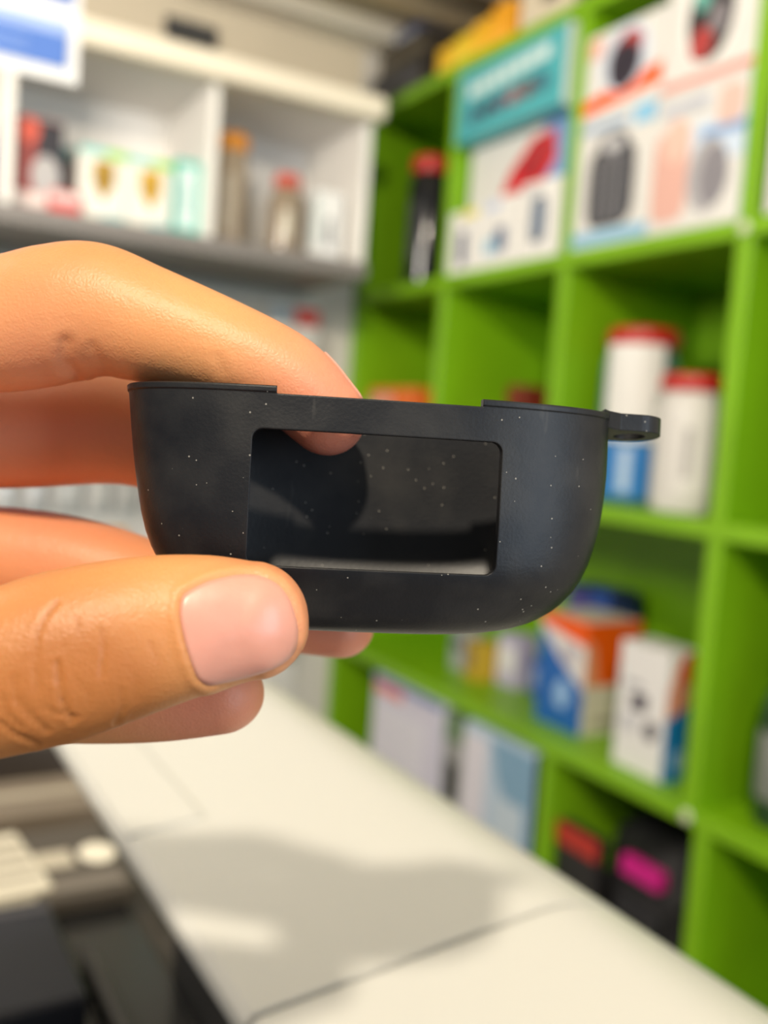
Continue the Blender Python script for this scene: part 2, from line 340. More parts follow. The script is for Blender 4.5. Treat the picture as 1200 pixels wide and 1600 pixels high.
# third level
carton('orange topped white and blue carton on the lower green shelf', (1.06, 1.20, T1), .114, .118, .188, (.74, .68, .58),
       [('blue_field', 'poly', 0, 0, 0, 0, BLUE, [(0, 0), (1, 0), (1, .40), (.45, .62), (.0, .86)]), ('white_field', 'poly', 0, 0, 0, 0, (.75, .72, .72), [(.0, .86), (.45, .62), (1, .40), (1, .80), (0, .92)]), ('orange_top', 'poly', 0, 0, 0, 0, ORANGE, [(0, .90), (1, .78), (1, 1), (0, 1)]), ('pale_emblem', 'ell', .40, .18, .72, .44, (.30, .50, .82)), ('lettering', 'rect', .5, .62, .8, .74, (.45, .42, .5))],
       [('orange_top', 'rect', 0, .44, 1, 1, ORANGE), ('lettering', 'rect', .2, .08, .8, .15, (.45, .40, .34)), ('pale_patch', 'poly', 0, 0, 0, 0, (.85, .35, .18), [(.0, .44), (.25, .44), (.15, .8), (0, .85)])])
carton('white carton with blue and orange side, in front of the divider', (1.03, .988, T1), .098, .062, .188, (.78, .77, .78),
       [('black_figure', 'round', .30, .48, .62, .62, (.06, .05, .08)), ('black_picture', 'ell', .60, .28, .86, .44, (.10, .09, .12)), ('lettering', 'rect', .15, .66, .5, .70, (.4, .4, .45)), ('grey_picture', 'ell', .15, .30, .45, .44, (.55, .55, .6))],
       [('blue_field', 'poly', 0, 0, 0, 0, (.01, .22, .60), [(0, 0), (1, 0), (1, .62), (0, .48)]), ('pink_field', 'poly', 0, 0, 0, 0, (.85, .35, .24), [(0, .48), (1, .62), (1, .8), (.3, .92), (0, .7)]), ('orange_corner', 'ell', .35, .74, .98, 1, ORANGE), ('pale_emblem', 'ell', .3, .08, .75, .24, (.35, .55, .85))])
carton('navy carton standing behind the orange topped carton', (1.20, 1.30, T1), .11, .07, .215, NAVY, [('blue_panel', 'rect', .55, .1, 1, 1, (.01, .06, .30)), ('purple_panel', 'rect', 0, .55, .5, .9, (.10, .08, .30))])
for (y, x, hh, ww, c, fr, lab) in ((1.575, 1.11, .085, .05, (.40, .42, .46), [('dark_patch', 'rect', .1, .5, .9, .8, (.10, .10, .16))], 'little grey pack lying near the corner of the lower shelf'),
        (1.50, 1.09, .075, .045, (.55, .36, .03), [('brown_patch', 'rect', .2, .3, .8, .9, (.30, .18, .10))], 'little yellow pack between grey and lilac packs on the lower shelf'),
        (1.435, 1.13, .10, .06, (.50, .46, .66), [('white_patch', 'rect', .1, .3, .9, .8, (.75, .74, .8))], 'little lilac pack next to the yellow one on the lower shelf'),
        (1.36, 1.14, .07, .04, (.04, .10, .42), [('pale_patch', 'rect', .2, .3, .8, .8, (.3, .4, .7))], 'little blue pack left of the orange topped carton')):
    carton(lab, (x, y, T1), ww, .05, hh, c, fr, rz=random.uniform(-.2, .2), name='small_pack', cat='pack', group='small packs on the lower shelf')
# bottom visible level: thin cartons and a dark bag
carton('white lilac flat carton with red corner, upright under the lower shelf', (.992, 1.566, T0), .255, .05, .362, (.62, .60, .72), [('red_corner', 'rect', .02, .90, .45, .96, (.75, .25, .22)), ('blue_edge', 'rect', 0, .965, 1, 1, (.10, .18, .45)), ('pale_panel', 'rect', .05, .1, .8, .85, (.70, .69, .78))])
carton('narrow grey green carton squeezed between two pale flat cartons', (1.0, 1.405, T0), .075, .05, .352, (.14, .22, .12), [('grey_panel', 'rect', .1, .5, .9, .86, (.30, .30, .30)), ('black_panel', 'rect', .2, .55, .8, .75, (.05, .05, .05))])
carton('pale blue flat carton with dark screen corner, upright beside the divider', (.994, 1.265, T0), .198, .045, .358, (.46, .58, .72), [('white_panel', 'rect', 0, 0, .35, .95, (.70, .68, .76)), ('blue_panel', 'poly', 0, 0, 0, 0, (.20, .36, .52), [(.4, .98), (1, .98), (.98, .5), (.5, .8)]), ('grey_panel', 'rect', .5, .4, .9, .72, (.52, .62, .72))], [('black_side', 'rect', 0, 0, 1, 1, BLACK)])
def blob(name, label, cat, loc, r, m, seed, parts=()):
    t = thing(name, label, cat, loc)
    bm = bmesh.new(); bmesh.ops.create_icosphere(bm, subdivisions=4, radius=1)
    rr = np.random.RandomState(seed); ph = rr.rand(8, 4)*6
    for v_ in bm.verts:
        p = np.array(v_.co); s = 1+.07*sum(math.sin(q[0]*p[0]*1.3+q[1]*p[1]*1.3+q[2]*p[2]*1.3+q[3]) for q in ph)/2
        p = np.sign(p)*np.abs(p)**.8*s; z = max(p[2]*r[2]+r[2], 0); v_.co = (p[0]*r[0], p[1]*r[1], z)
    bmobj('bag_body', bm, m, t, smooth=True)
    for nm, x, y, z, c in parts: block(nm, x, y, z, pm(c), t, .004)
    return t
blob('soft_bag', 'black soft bag with magenta tag in the dark bottom cubby', 'bag', (1.165, .99, T0), (.115, .125, .140), mat('black_fabric', (.012, .011, .013), .7, .2, 60), 3,
     [('magenta_tag', (-.122, -.100), (-.055, .025), (.222, .252), (.60, .01, .24)), ('dark_tag', (-.122, -.10), (-.06, .03), (.12, .19), (.02, .02, .025))])
carton('flat black carton with red top band standing beside the black bag', (1.02, 1.085, T0), .095, .022, .262, (.02, .018, .02), [('red_band', 'rect', 0, .87, 1, 1, (.45, .03, .02))], name='flat_carton')
# right bay
def bottle(label, loc, r, h, m, capm, name='bottle'):
    t = thing(name, label, 'bottle', loc)
    lathe('bottle_body', [(r*.9, 0), (r, .006), (r, h*.58), (r*.9, h*.66), (r*.42, h*.78), (r*.36, h*.90)], m, t, n=32)
    lathe('cap', [(r*.42, h*.9+.0003), (r*.42, h*.99), (r*.36, h)], capm, t, n=24)
    lb = lathe('wrap_label', [(r+.0003, h*.14), (r+.0012, h*.15), (r+.0012, h*.48), (r+.0003, h*.49)], pm((.20, .21, .20)), t, n=32)
    return t
bottle('dark green glass bottle at the right edge of the lower shelf', (1.075, .775, T1), .034, .25, mat('green_glass', (.02, .05, .025), .08, .1, 10), pm(BLACK))
carton('white carton at the far right edge of the top shelf', (1.004, .775, T3), .12, .15, .15, W, [('grey_panel', 'rect', .3, .2, .8, .7, (.5, .5, .52))])
# goods on top of the shelving
for k, (y, ww, hh, c, lab) in enumerate(((1.655, .055, .066, (.85, .50, .02), 'yellow carton on top of the shelving, next to the dark corner goods'), (1.595, .058, .070, (.88, .60, .03), 'bright yellow carton, second from the dark corner goods'), (1.533, .058, .078, (.86, .46, .02), 'orange yellow carton, third from the dark corner goods'), (1.472, .056, .088, (.85, .38, .02), 'tallest orange yellow carton on top of the shelving'))):
    carton(lab, (1.03, y, T4), ww, .12, hh, c, [('pale_band', 'rect', .1, .25, .9, .5, tuple(min(1, q*1.2+.03) for q in c))], group='yellow cartons on top of the shelving')
carton('cream carton with black patch on top of the shelving', (1.02, 1.335, T4), .135, .15, .13, (.66, .58, .45), [('black_patch', 'rect', .45, .30, .8, .62, BLACK), ('yellow_patch', 'rect', .82, .3, 1, .6, YEL)])
carton('dark brown carton on the shelving top above the stacked cartons', (1.02, 1.14, T4), .21, .15, .12, (.05, .04, .035), [('tan_patch', 'rect', .3, .1, .6, .5, (.22, .17, .10))])
carton('long black carton stored in the dark corner on the shelving top', (1.002, 1.80, T4), .20, .2, .06, (.02, .019, .02), [('grey_stripe', 'rect', 0, .3, 1, .55, (.07, .07, .09))])
carton('black carton lying on the long black one in the corner', (1.01, 1.79, T4+.061), .18, .18, .055, (.035, .028, .02), [('brown_stripe', 'rect', 0, .2, 1, .5, (.10, .08, .05))])
carton('navy and white flat pack on top of the black corner cartons', (1.02, 1.80, T4+.117), .10, .08, .03, (.05, .07, .16), [('white_stripe', 'rect', .1, .15, .9, .5, (.4, .42, .5))], name='small_pack', cat='pack')

# ================================================================== goods in the white cabinet
CB = 1.6683
GOLD = (.55, .32, .03); TEALP = (.10, .50, .42)
carton('red and black blister box in the white cabinet, leftmost', (.287, 1.685, CB), .075, .06, .148, (.28, .05, .04), [('black_panel', 'rect', .45, .3, 1, .98, (.03, .025, .03)), ('silver_picture', 'ell', .35, .18, .95, .62, (.42, .40, .40)), ('white_foot', 'rect', .0, .06, .7, .2, (.75, .62, .58)), ('red_ball', 'ell', .0, .72, .5, 1, (.62, .10, .06))], face='y')
carton('low red tray carton beside the shield cartons', (.330, 1.676, CB), .05, .05, .040, (.62, .08, .07), [('pale_band', 'rect', .05, .55, .95, .9, (.78, .62, .60))], face='y')
carton('dark grey carton behind the red blister box', (.352, 1.755, CB), .06, .05, .130, (.07, .055, .06), [('teal_top', 'rect', 0, .85, 1, 1, (.08, .30, .28))], face='y')
for k, (x, g, lab) in enumerate(((.392, .80, 'white carton with dark gold shield in the cabinet, left of its twin'), (.472, 1.15, 'white carton with bright gold shield next to the teal carton'))):
    carton(lab, (x, 1.688, CB), .078, .07, .122, (.78, .76, .70), [('teal_top', 'rect', 0, .9, .55, 1, (.25, .60, .55)), ('green_top', 'rect', .55, .88, 1, 1, (.30, .62, .12)), ('gold_shield', 'shield', .28, .30, .74, .84, tuple(q*g for q in GOLD)), ('shield_core', 'shield', .40, .42, .62, .72, tuple(q*g*.6 for q in GOLD)), ('teal_foot', 'rect', .5, .02, 1, .12, (.25, .50, .50)), ('green_foot', 'rect', .0, .02, .4, .07, (.50, .66, .36))], face='y', group='shield cartons in the white cabinet')
carton('teal and white carton at the right end of the middle cell', (.538, 1.684, CB), .046, .06, .132, TEALP, [('white_panel', 'rect', .18, .12, .78, .9, (.72, .80, .78)), ('grey_mark', 'rect', .3, .3, .6, .7, (.52, .62, .62))], face='y')
jar('tall beige jar with orange lid in the white cabinet', (.634, 1.735, CB), .031, .205, BEIGEJ, mat('orange_lid', (.75, .28, .01), .4, .1, 20), .03, [(.03, .13, 230, 265, (.42, .36, .28))])
jar('short brown jar with red lid in the white cabinet', (.742, 1.72, CB), .034, .150, mat('jar_brown', (.26, .20, .14), .15, .4, 60), mat('red_lid_small', (.52, .06, .03), .4, .1, 20), .024, [(.03, .08, 235, 265, (.5, .45, .35))], neck=.72)
carton('white carton with small dark figure at the cabinet right end', (.818, 1.69, CB), .062, .07, .130, (.78, .78, .77), [('dark_figure', 'round', .42, .30, .62, .62, (.12, .13, .14)), ('dark_figure_base', 'round', .36, .22, .68, .34, (.22, .22, .24)), ('teal_edge', 'rect', 0, .2, .1, .9, (.45, .58, .56))], face='y')
carton('blue and white carton in the left cell of the white cabinet', (.190, 1.70, CB), .060, .07, .15, (.70, .72, .76), [('blue_panel', 'rect', .4, .1, 1, .7, (.04, .12, .38))], face='y')

# ---- hanging blister packs under the cabinet
sw = thing('slat_panel_rack', 'pale slatted display panel under the white cabinet', 'display panel', (.25, 1.92, .70))
for k in range(12): block('slat', (-.70, .66), (-.014, -.002), (.005+.077*k, .078+.077*k), mat('slat_pale', (.70, .67, .62), .5, .05, 6) if k == 0 else bpy.data.materials['slat_pale'], sw, .002)
r = random.Random(5)
for row, (zt, hh) in enumerate(((1.612, .15), (1.445, .14), (1.285, .13), (1.135, .14), (.975, .14))):
    x = .10+.02*row; k = 0; made = []
    while x < .93:
        wd = r.uniform(.046, .066)
        if x+wd > .955: break
        tone = r.uniform(.62, .80); c = (tone, tone*.96, tone*.90)
        acc = r.choice([(.30, .29, .28), (.45, .42, .38), (.30, .30, .31), (.50, .36, .30), (.35, .40, .45)])
        if row == 0 and x+wd > .88: acc = (.65, .05, .04)
        if row == 3: acc = r.choice([(.65, .10, .06), (.80, .35, .05), (.70, .65, .62)])
        if row == 4: c = (.22, .17, .12)
        rows_ = ['top', 'second', 'third', 'fourth', 'lowest'][row]
        hue = {(.30, .29, .28): 'dark grey', (.45, .42, .38): 'beige', (.30, .30, .31): 'slate', (.50, .36, .30): 'dusty pink', (.35, .40, .45): 'blue grey', (.65, .05, .04): 'bright red', (.65, .10, .06): 'red', (.80, .35, .05): 'orange', (.70, .65, .62): 'white'}[acc]
        t = thing('hanging_pack', 'blister pack with %s header' % hue, 'pack', (x+wd/2, 1.895, zt-hh), 0, 'blister packs hanging in the %s row' % rows_)
        block('card', (-wd/2+.002, wd/2-.002), (0, .003), (0, hh), pm(tuple(round(q, 2) for q in c)), t, .0005, origin=(0, 0, 0))
        block('blister', (-wd/2+.008, wd/2-.008), (-.016, 0), (.012, hh*.62), pm(tuple(round(q*.85, 2) for q in c), .15), t, .004, origin=(0, 0, 0))
        slab('printed_header', [(-wd/2+.004, hh*.68), (wd/2-.004, hh*.68), (wd/2-.004, hh*.92), (-wd/2+.004, hh*.92)], 'y', pm(acc), t)
        block('peg_hook', (-.002, .002), (-.012, .012), (hh-.006, hh-.002), pm((.5, .5, .5)), t, 0)
        made.append((t, hue, rows_)); x += wd+.004; k += 1
    for q, (t, hue, rows_) in enumerate(reversed(made)):
        nth = ['nearest', 'second', 'third', 'fourth', 'fifth', 'sixth', 'seventh', 'eighth', 'ninth', 'tenth', 'eleventh', 'twelfth', 'thirteenth', 'fourteenth', 'fifteenth', 'sixteenth', 'seventeenth'][q]
        t['label'] = 'blister pack with %s header, %s the green shelving in the %s hanging row' % (hue, nth if q == 0 else nth+' from', rows_)

# ---- sign card hanging at the upper left
sg = thing('hanging_sign', 'blue and white laminated sign card hanging at upper left', 'sign', (.055, .80, 1.602))
block('sign_card', (-.14, .108), (-.001, .001), (0, .17), mat('laminate', (.80, .80, .80), .15, .03, 10), sg, 0, origin=(0, 0, 0))
for i, (z0, z1, x1, c) in enumerate(((.0105, .0345, .099, (.10, .20, .56)), (.0345, .045, .099, (.36, .47, .76)), (.059, .105, .102, (.06, .16, .55)), (.112, .16, .102, (.10, .25, .62)))):
    slab('printed_band', [(-.13, z0), (x1, z0), (x1, z1), (-.13, z1)], 'y', pm(c, .2), sg, .0006, off=-.001)
for i in range(2): slab('lettering_line', [(-.12, .017+.008*i), (.07, .017+.008*i), (.07, .0185+.008*i), (-.12, .0185+.008*i)], 'y', pm((.24, .36, .68)), sg, .0009, off=-.001)
for x in (-.12, .09): block('string', (x-.0008, x+.0008), (-.0008, .0008), (.17, 1.148), pm((.6, .6, .6)), sg, 0)

# ================================================================== the black silicone case held in the hand
def pc(px, py, d):              # photo pixel + distance (metres) -> point in the camera's frame
    return np.array([(px-600)/F*d, -(py-800)/F*d, -d])
def to_world(P): return (RW @ np.asarray(P, float).T).T+np.array([0, 0, CZ])
def rubber():
    m = bpy.data.materials.new('black_silicone'); m.use_nodes = True; nt = m.node_tree; b = nt.nodes['Principled BSDF']; N = nt.nodes.new; L = nt.links.new
    tc = N('ShaderNodeTexCoord')
    big = N('ShaderNodeTexNoise'); big.inputs['Scale'].default_value = 90; big.inputs['Detail'].default_value = 5; L(tc.outputs['Object'], big.inputs['Vector'])
    vo = N('ShaderNodeTexVoronoi'); vo.inputs['Scale'].default_value = 800; L(tc.outputs['Object'], vo.inputs['Vector'])      # dust specks
    wn = N('ShaderNodeMath'); wn.operation = 'GREATER_THAN'; wn.inputs[1].default_value = .52
    L(vo.outputs['Color'], wn.inputs[0])
    ds = N('ShaderNodeMath'); ds.operation = 'LESS_THAN'; ds.inputs[1].default_value = .09; L(vo.outputs['Distance'], ds.inputs[0])
    sp = N('ShaderNodeMath'); sp.operation = 'MULTIPLY'; L(wn.outputs[0], sp.inputs[0]); L(ds.outputs[0], sp.inputs[1])
    mp = N('ShaderNodeMapping'); mp.inputs['Scale'].default_value = (600, 120, 120); mp.inputs['Rotation'].default_value = (0, .7, 0); L(tc.outputs['Object'], mp.inputs['Vector'])
    sc = N('ShaderNodeTexNoise'); sc.inputs['Scale'].default_value = 1; sc.inputs['Detail'].default_value = 2; L(mp.outputs[0], sc.inputs['Vector'])
    scr = N('ShaderNodeMapRange'); scr.inputs[1].default_value = .70; scr.inputs[2].default_value = .80; L(sc.outputs['Fac'], scr.inputs[0])
    dust = N('ShaderNodeMapRange'); dust.inputs[1].default_value = .45; dust.inputs[2].default_value = .75; dust.inputs[4].default_value = .05; L(big.outputs['Fac'], dust.inputs[0])
    s2 = N('ShaderNodeMath'); s2.operation = 'MULTIPLY_ADD'; s2.inputs[1].default_value = .05; L(scr.outputs[0], s2.inputs[0]); L(dust.outputs[0], s2.inputs[2])
    s3 = N('ShaderNodeMath'); s3.operation = 'MULTIPLY_ADD'; s3.inputs[1].default_value = .55; s3.use_clamp = True; L(sp.outputs[0], s3.inputs[0]); L(s2.outputs[0], s3.inputs[2])
    mx = N('ShaderNodeMix'); mx.data_type = 'RGBA'; mx.inputs[6].default_value = (.0060, .0065, .0085, 1); mx.inputs[7].default_value = (.36, .34, .30, 1)
    L(s3.outputs[0], mx.inputs[0]); L(mx.outputs[2], b.inputs['Base Color'])
    b.inputs['Roughness'].default_value = .40; b.inputs['Specular IOR Level'].default_value = .30
    b.inputs['Sheen Roughness'].default_value = .5
    bv = N('ShaderNodeBevel'); bv.samples = 6; bv.inputs['Radius'].default_value = .00028
    fn = N('ShaderNodeTexNoise'); fn.inputs['Scale'].default_value = 2500; L(tc.outputs['Object'], fn.inputs['Vector'])
    bp = N('ShaderNodeBump'); bp.inputs['Strength'].default_value = .12; bp.inputs['Distance'].default_value = .0002; L(fn.outputs['Fac'], bp.inputs['Height']); L(bv.outputs[0], bp.inputs['Normal'])
    L(bp.outputs[0], b.inputs['Normal'])
    return m
RUB = rubber()
mm = .001
R_prof = [(-16.2, 14.0), (-15.9, 17.0), (-15.2, 20.6), (-13.9, 24.0), (-11.8, 27.0), (-8.4, 29.5), (-4.4, 31.0), (0, 31.9), (4, 32.3), (14.2, 32.3)]
L_prof = [(-16.2, 13.0), (-15.9, 15.6), (-15.2, 18.6), (-13.9, 21.6), (-11.8, 24.4), (-8.4, 27.0), (-4.4, 28.9), (0, 30.0), (4, 30.7), (14.2, 32.0)]
B_prof = [(-16.2, 5.6), (-15.9, 6.7), (-15.2, 7.9), (-13.9, 9.0), (-11.8, 9.9), (-8.4, 11.5), (-4.4, 12.0), (0, 12.2), (4, 12.2), (14.2, 12.2)]
def smooth_interp(p, x):        # monotone-ish cubic through the table
    xs = np.array([q[0] for q in p]); ys = np.array([q[1] for q in p]); m = np.gradient(ys, xs)
    i = int(np.clip(np.searchsorted(xs, x)-1, 0, len(xs)-2)); h = xs[i+1]-xs[i]; t = (x-xs[i])/h
    return ys[i]*(2*t**3-3*t**2+1)+h*m[i]*(t**3-2*t**2+t)+ys[i+1]*(-2*t**3+3*t**2)+h*m[i+1]*(t**3-t**2)
def shell(t_off, zlist, top, n=160):
    rings = []
    for z in zlist:
        zq = max(min(z, 14.2), -16.2)
        ar, al, b = [smooth_interp(q, zq)-t_off+(.16 if t_off == 0 and 13.40 < z < 14.15 else 0) for q in (R_prof, L_prof, B_prof)]
        ring = []
        for k in range(n):
            a = 2*math.pi*k/n; c_, s_ = math.cos(a), math.sin(a); e = 2/2.9
            x = math.copysign(abs(c_)**e, c_)*(ar if c_ > 0 else al); y = math.copysign(abs(s_)**e, s_)*b
            ring.append((x*mm, y*mm, z*mm))
        rings.append(ring)
    return rings
TW = 1.35
zo = [-16.2, -16.05, -15.9, -15.55, -15.2, -14.5, -13.9, -12.8, -11.8, -10, -8.4, -6.4, -4.4, -2, 0, 3, 6, 9, 12, 13.34, 13.44, 14.06, 14.2]
outer = shell(0, zo, 14.2); inner = shell(TW, [max(z, -16.2)+(TW if z < -15 else TW*(14.2-z)/30) for z in zo], 14.2)
n = 160; V = []; Fc = []
def addr(r): V.extend(r); return len(V)-n
io = [addr(r) for r in outer]; ii = [addr(r) for r in inner]
for A in (io, ii):
    for a, b in zip(A[:-1], A[1:]):
        for k in range(n): Fc.append((a+k, a+(k+1) % n, b+(k+1) % n, b+k))
for k in range(n): Fc.append((io[-1]+k, io[-1]+(k+1) % n, ii[-1]+(k+1) % n, ii[-1]+k))
# slightly domed underside and inside floor
for A, zc in ((io[0], -16.45), (ii[0], -15.0)):
    prev = A
    for s in (.75, .45, .2):
        base = V[A:A+n]; cur = addr([(p[0]*s, p[1]*s, (zc+(base[0][2]/mm-zc)*s*s)*mm) for p in base])
        for k in range(n): Fc.append((prev+k, prev+(k+1) % n, cur+(k+1) % n, cur+k))
        prev = cur
    Fc.append(tuple(prev+k for k in range(n)))
def rr_cutter(x0, x1, z0, z1, y0, y1, r, seg=8):
    P = []
    for cx, cz, a0 in ((x1-r, z1-r, 0), (x0+r, z1-r, 90), (x0+r, z0+r, 180), (x1-r, z0+r, 270)):
        for q in np.linspace(0, 90, seg): P.append((cx+r*math.cos(math.radians(a0+q)), cz+r*math.sin(math.radians(a0+q))))
    k = len(P); VV = [(x*mm, y*mm, z*mm) for y in (y0, y1) for x, z in P]
    FF = [tuple(range(k)), tuple(range(k, 2*k))]+[(i, (i+1) % k, k+(i+1) % k, k+i) for i in range(k)]
    return VV, FF
case = thing('earbud_case_sleeve', 'black dusty silicone earbud case sleeve with rectangular window, held in the hand', 'case', (0, 0, 0))
# local axes of the case: x right, y away from the viewer, z up; rolled 2.9 degrees, right end turned 7 degrees away
roll, yaw = math.radians(-2.9), math.radians(7)
Mloc = Matrix(((1, 0, 0), (0, 0, 1), (0, -1, 0)))                      # local -> camera: y -> -z, z -> y
Mrot = Matrix.Rotation(roll, 3, 'Z') @ Matrix.Rotation(yaw, 3, 'Y') @ Mloc
ctr = pc(573, 793, .130)
M4 = Mrot.to_4x4(); M4.translation = Vector(ctr)
case.matrix_world = CM @ M4
body = mobj('sleeve_body', V, Fc, RUB, case, smooth=False)
cutters = []
for args in ((-15.6, 15.5, -7.8, 8.95, -20, -4, 1.3), (-12.9, 12.7, 13.25, 20, -20, 0, .15), (-12.9, 12.7, 12.6, 20, 0, 20, .15)):
    vv, ff = rr_cutter(*args); cu = mobj('cutter', vv, ff, RUB, case); cutters.append(cu)
    md = body.modifiers.new('cut', 'BOOLEAN'); md.operation = 'DIFFERENCE'; md.object = cu; md.solver = 'EXACT'
bpy.context.view_layer.update()
dg = bpy.context.evaluated_depsgraph_get()
me2 = bpy.data.meshes.new_from_object(body.evaluated_get(dg)); body.modifiers.clear(); body.data = me2
for cu in cutters: bpy.data.objects.remove(cu)
for p in me2.polygons: p.use_smooth = True
me2.set_sharp_from_angle(angle=math.radians(32))
# lanyard loop: flat tab with a hole, at the right end of the rim
def tab(name, x0, x1, hw, hole_x, hole_r, z0, z1):
    nseg = 24; out = []
    for a in np.linspace(-90, 90, nseg): out.append((x1-hw+hw*math.cos(math.radians(a)), hw*math.sin(math.radians(a))))
    out += [(x0+3, hw), (x0+1, hw*1.25), (x0, hw*1.5), (x0, -hw*1.5), (x0+1, -hw*1.25), (x0+3, -hw)]
    hol = [(hole_x+hole_r*math.cos(a), hole_r*math.sin(a)) for a in np.linspace(0, 2*math.pi, 29)[:-1]]
    bm = bmesh.new(); edges = []
    for loop in (out, hol):
        vs_ = [bm.verts.new((x*mm, y*mm, z0*mm)) for x, y in loop]
        edges += [bm.edges.new((vs_[i], vs_[(i+1) % len(vs_)])) for i in range(len(vs_))]
    res = bmesh.ops.triangle_fill(bm, use_beauty=True, use_dissolve=False, edges=edges)
    fs = [f for f in bm.faces]
    ex = bmesh.ops.extrude_face_region(bm, geom=fs)
    for v_ in [g for g in ex['geom'] if isinstance(g, bmesh.types.BMVert)]: v_.co.z = z1*mm
    bmesh.ops.recalc_face_normals(bm, faces=bm.faces)
    o = bmobj(name, bm, RUB, case)
    return o
tb = tab('lanyard_loop', 30.6, 40.6, 4.0, 36.4, 2.2, 11.6, 13.9)
tb.location = (0, 0, .0002); 
for v_ in tb.data.vertices:      # the tab droops a little towards its near side
    v_.co.z += (v_.co.y)*-.10

# ================================================================== the hand
def crom(P, k=14):
    P = np.array(P, float); out = []
    for i in range(len(P)-1):
        p0 = P[max(i-1, 0)]; p1 = P[i]; p2 = P[i+1]; p3 = P[min(i+2, len(P)-1)]
        for t in np.linspace(0, 1, k, endpoint=False):
            out.append(.5*((2*p1)+(-p0+p2)*t+(2*p0-5*p1+4*p2-p3)*t*t+(-p0+3*p1-3*p2+p3)*t**3))
    out.append(P[-1]); return np.array(out)
HV = []; HF = []
def tube(ctrl, cap=True, n=40, ex=2.15, capk=1.0, up=(0, 0, 1)):
    """ctrl: (px, py, distance mm, half width across in the picture mm, half depth mm), root first"""
    P = [np.concatenate([pc(a, b, d*mm), [rv*mm, rd*mm]]) for a, b, d, rv, rd in ctrl]
    S = crom(P); c = S[:, :3]; tg = np.gradient(c, axis=0); tg /= np.linalg.norm(tg, axis=1)[:, None]
    rings = [(c[i], tg[i], S[i, 3], S[i, 4]) for i in range(len(S))]
    if cap:
        e, t_, rv, rd = rings[-1]; L_ = (rv+rd)/2*capk
        for s in np.sin(np.linspace(0, math.pi/2, 9))[1:]:
            q = math.sqrt(max(1-s*s, 0)); rings.append((e+t_*L_*s, t_, max(rv*q, 1e-5), max(rd*q, 1e-5)))
    base = len(HV); upv = np.array(up, float)
    for (p, t_, rv, rd) in rings:
        n1 = np.cross(upv, t_); n1 /= np.linalg.norm(n1); n2 = np.cross(t_, n1)
        for k in range(n):
            a = 2*math.pi*k/n; ca, sa = math.cos(a), math.sin(a); e = 2/ex
            HV.append(p+n1*rv*math.copysign(abs(ca)**e, ca)+n2*rd*math.copysign(abs(sa)**e, sa))
    m = len(rings)
    for i in range(m-1):
        for k in range(n): HF.append((base+i*n+k, base+i*n+(k+1) % n, base+(i+1)*n+(k+1) % n, base+(i+1)*n+k))
    HF.append(tuple(base+k for k in range(n))); HF.append(tuple(base+(m-1)*n+k for k in range(n)))
# index finger: over the rim, tip inside the case
tube([(-520, 640, 146, 10, 10), (-330, 540, 138, 10.5, 10.5), (-160, 508, 133, 9.3, 9.6), (0, 508, 131, 9.1, 9.3), (90, 492, 130, 9.2, 9.4), (150, 486, 129.5, 8.9, 9.2),
      (230, 507, 129, 7.8, 8.6), (330, 541, 128.8, 6.9, 8.0), (420, 578, 128.8, 6.3, 7.6), (465, 606, 128.8, 5.9, 7.2), (508, 648, 128.8, 5.3, 6.6)], capk=.95)
# middle finger: behind the case
tube([(-520, 720, 156, 10, 9), (-330, 690, 154, 9.6, 9.4), (-150, 682, 153, 8.8, 8.8), (40, 676, 152.5, 8.8, 8.4), (190, 672, 152, 8.7, 8.0), (320, 720, 152, 6.8, 7), (430, 750, 151.5, 5.8, 6)])
# ring finger: under and behind the case, its tip shows below
tube([(-520, 850, 158, 9.5, 9), (-330, 860, 157, 9.2, 9.2), (-150, 862, 156, 8.2, 8.4), (20, 868, 155, 7.8, 8.0), (140, 888, 154, 7.6, 7.8), (250, 920, 153, 7.0, 7.4), (400, 952, 152, 6.0, 6.8), (530, 978, 151, 5.0, 6.0)])
# little finger: below the thumb
tube([(-520, 960, 154, 9, 9), (-320, 1010, 148, 8.6, 8.6), (-150, 1050, 143, 7.4, 7.6), (0, 1078, 140, 6.9, 7.2), (130, 1088, 138, 6.6, 6.8), (250, 1090, 136, 6.1, 6.4), (345, 1085, 135, 5.5, 5.8)], capk=1.08)
# thumb: in front, nail towards the viewer
tube([(-760, 960, 140, 16, 14), (-520, 1020, 130, 14, 13), (-280, 1068, 117, 11.6, 11), (-120, 1072, 110, 9.6, 9.4), (0, 1050, 107, 9.3, 8.8), (90, 1026, 107, 9.55, 8.4), (170, 1004, 107.5, 9.2, 7.8), (250, 985, 108.5, 8.6, 7.2), (330, 972, 109.5, 7.7, 6.6), (395, 968, 110.2, 6.7, 6.0)], capk=1.0, ex=2.25)
# palm, wrist, forearm
tube([(-255, 760, 153, 27, 8), (-330, 770, 153, 35, 10.5), (-480, 790, 152, 39, 12.5), (-720, 830, 149, 38, 15), (-960, 880, 146, 32, 17), (-1180, 930, 143, 27, 18.5), (-1500, 1010, 139, 29, 22), (-2100, 1180, 132, 36, 30), (-2900, 1420, 124, 42, 38), (-3700, 1680, 118, 44, 42)], cap=False, n=56, ex=2.4)
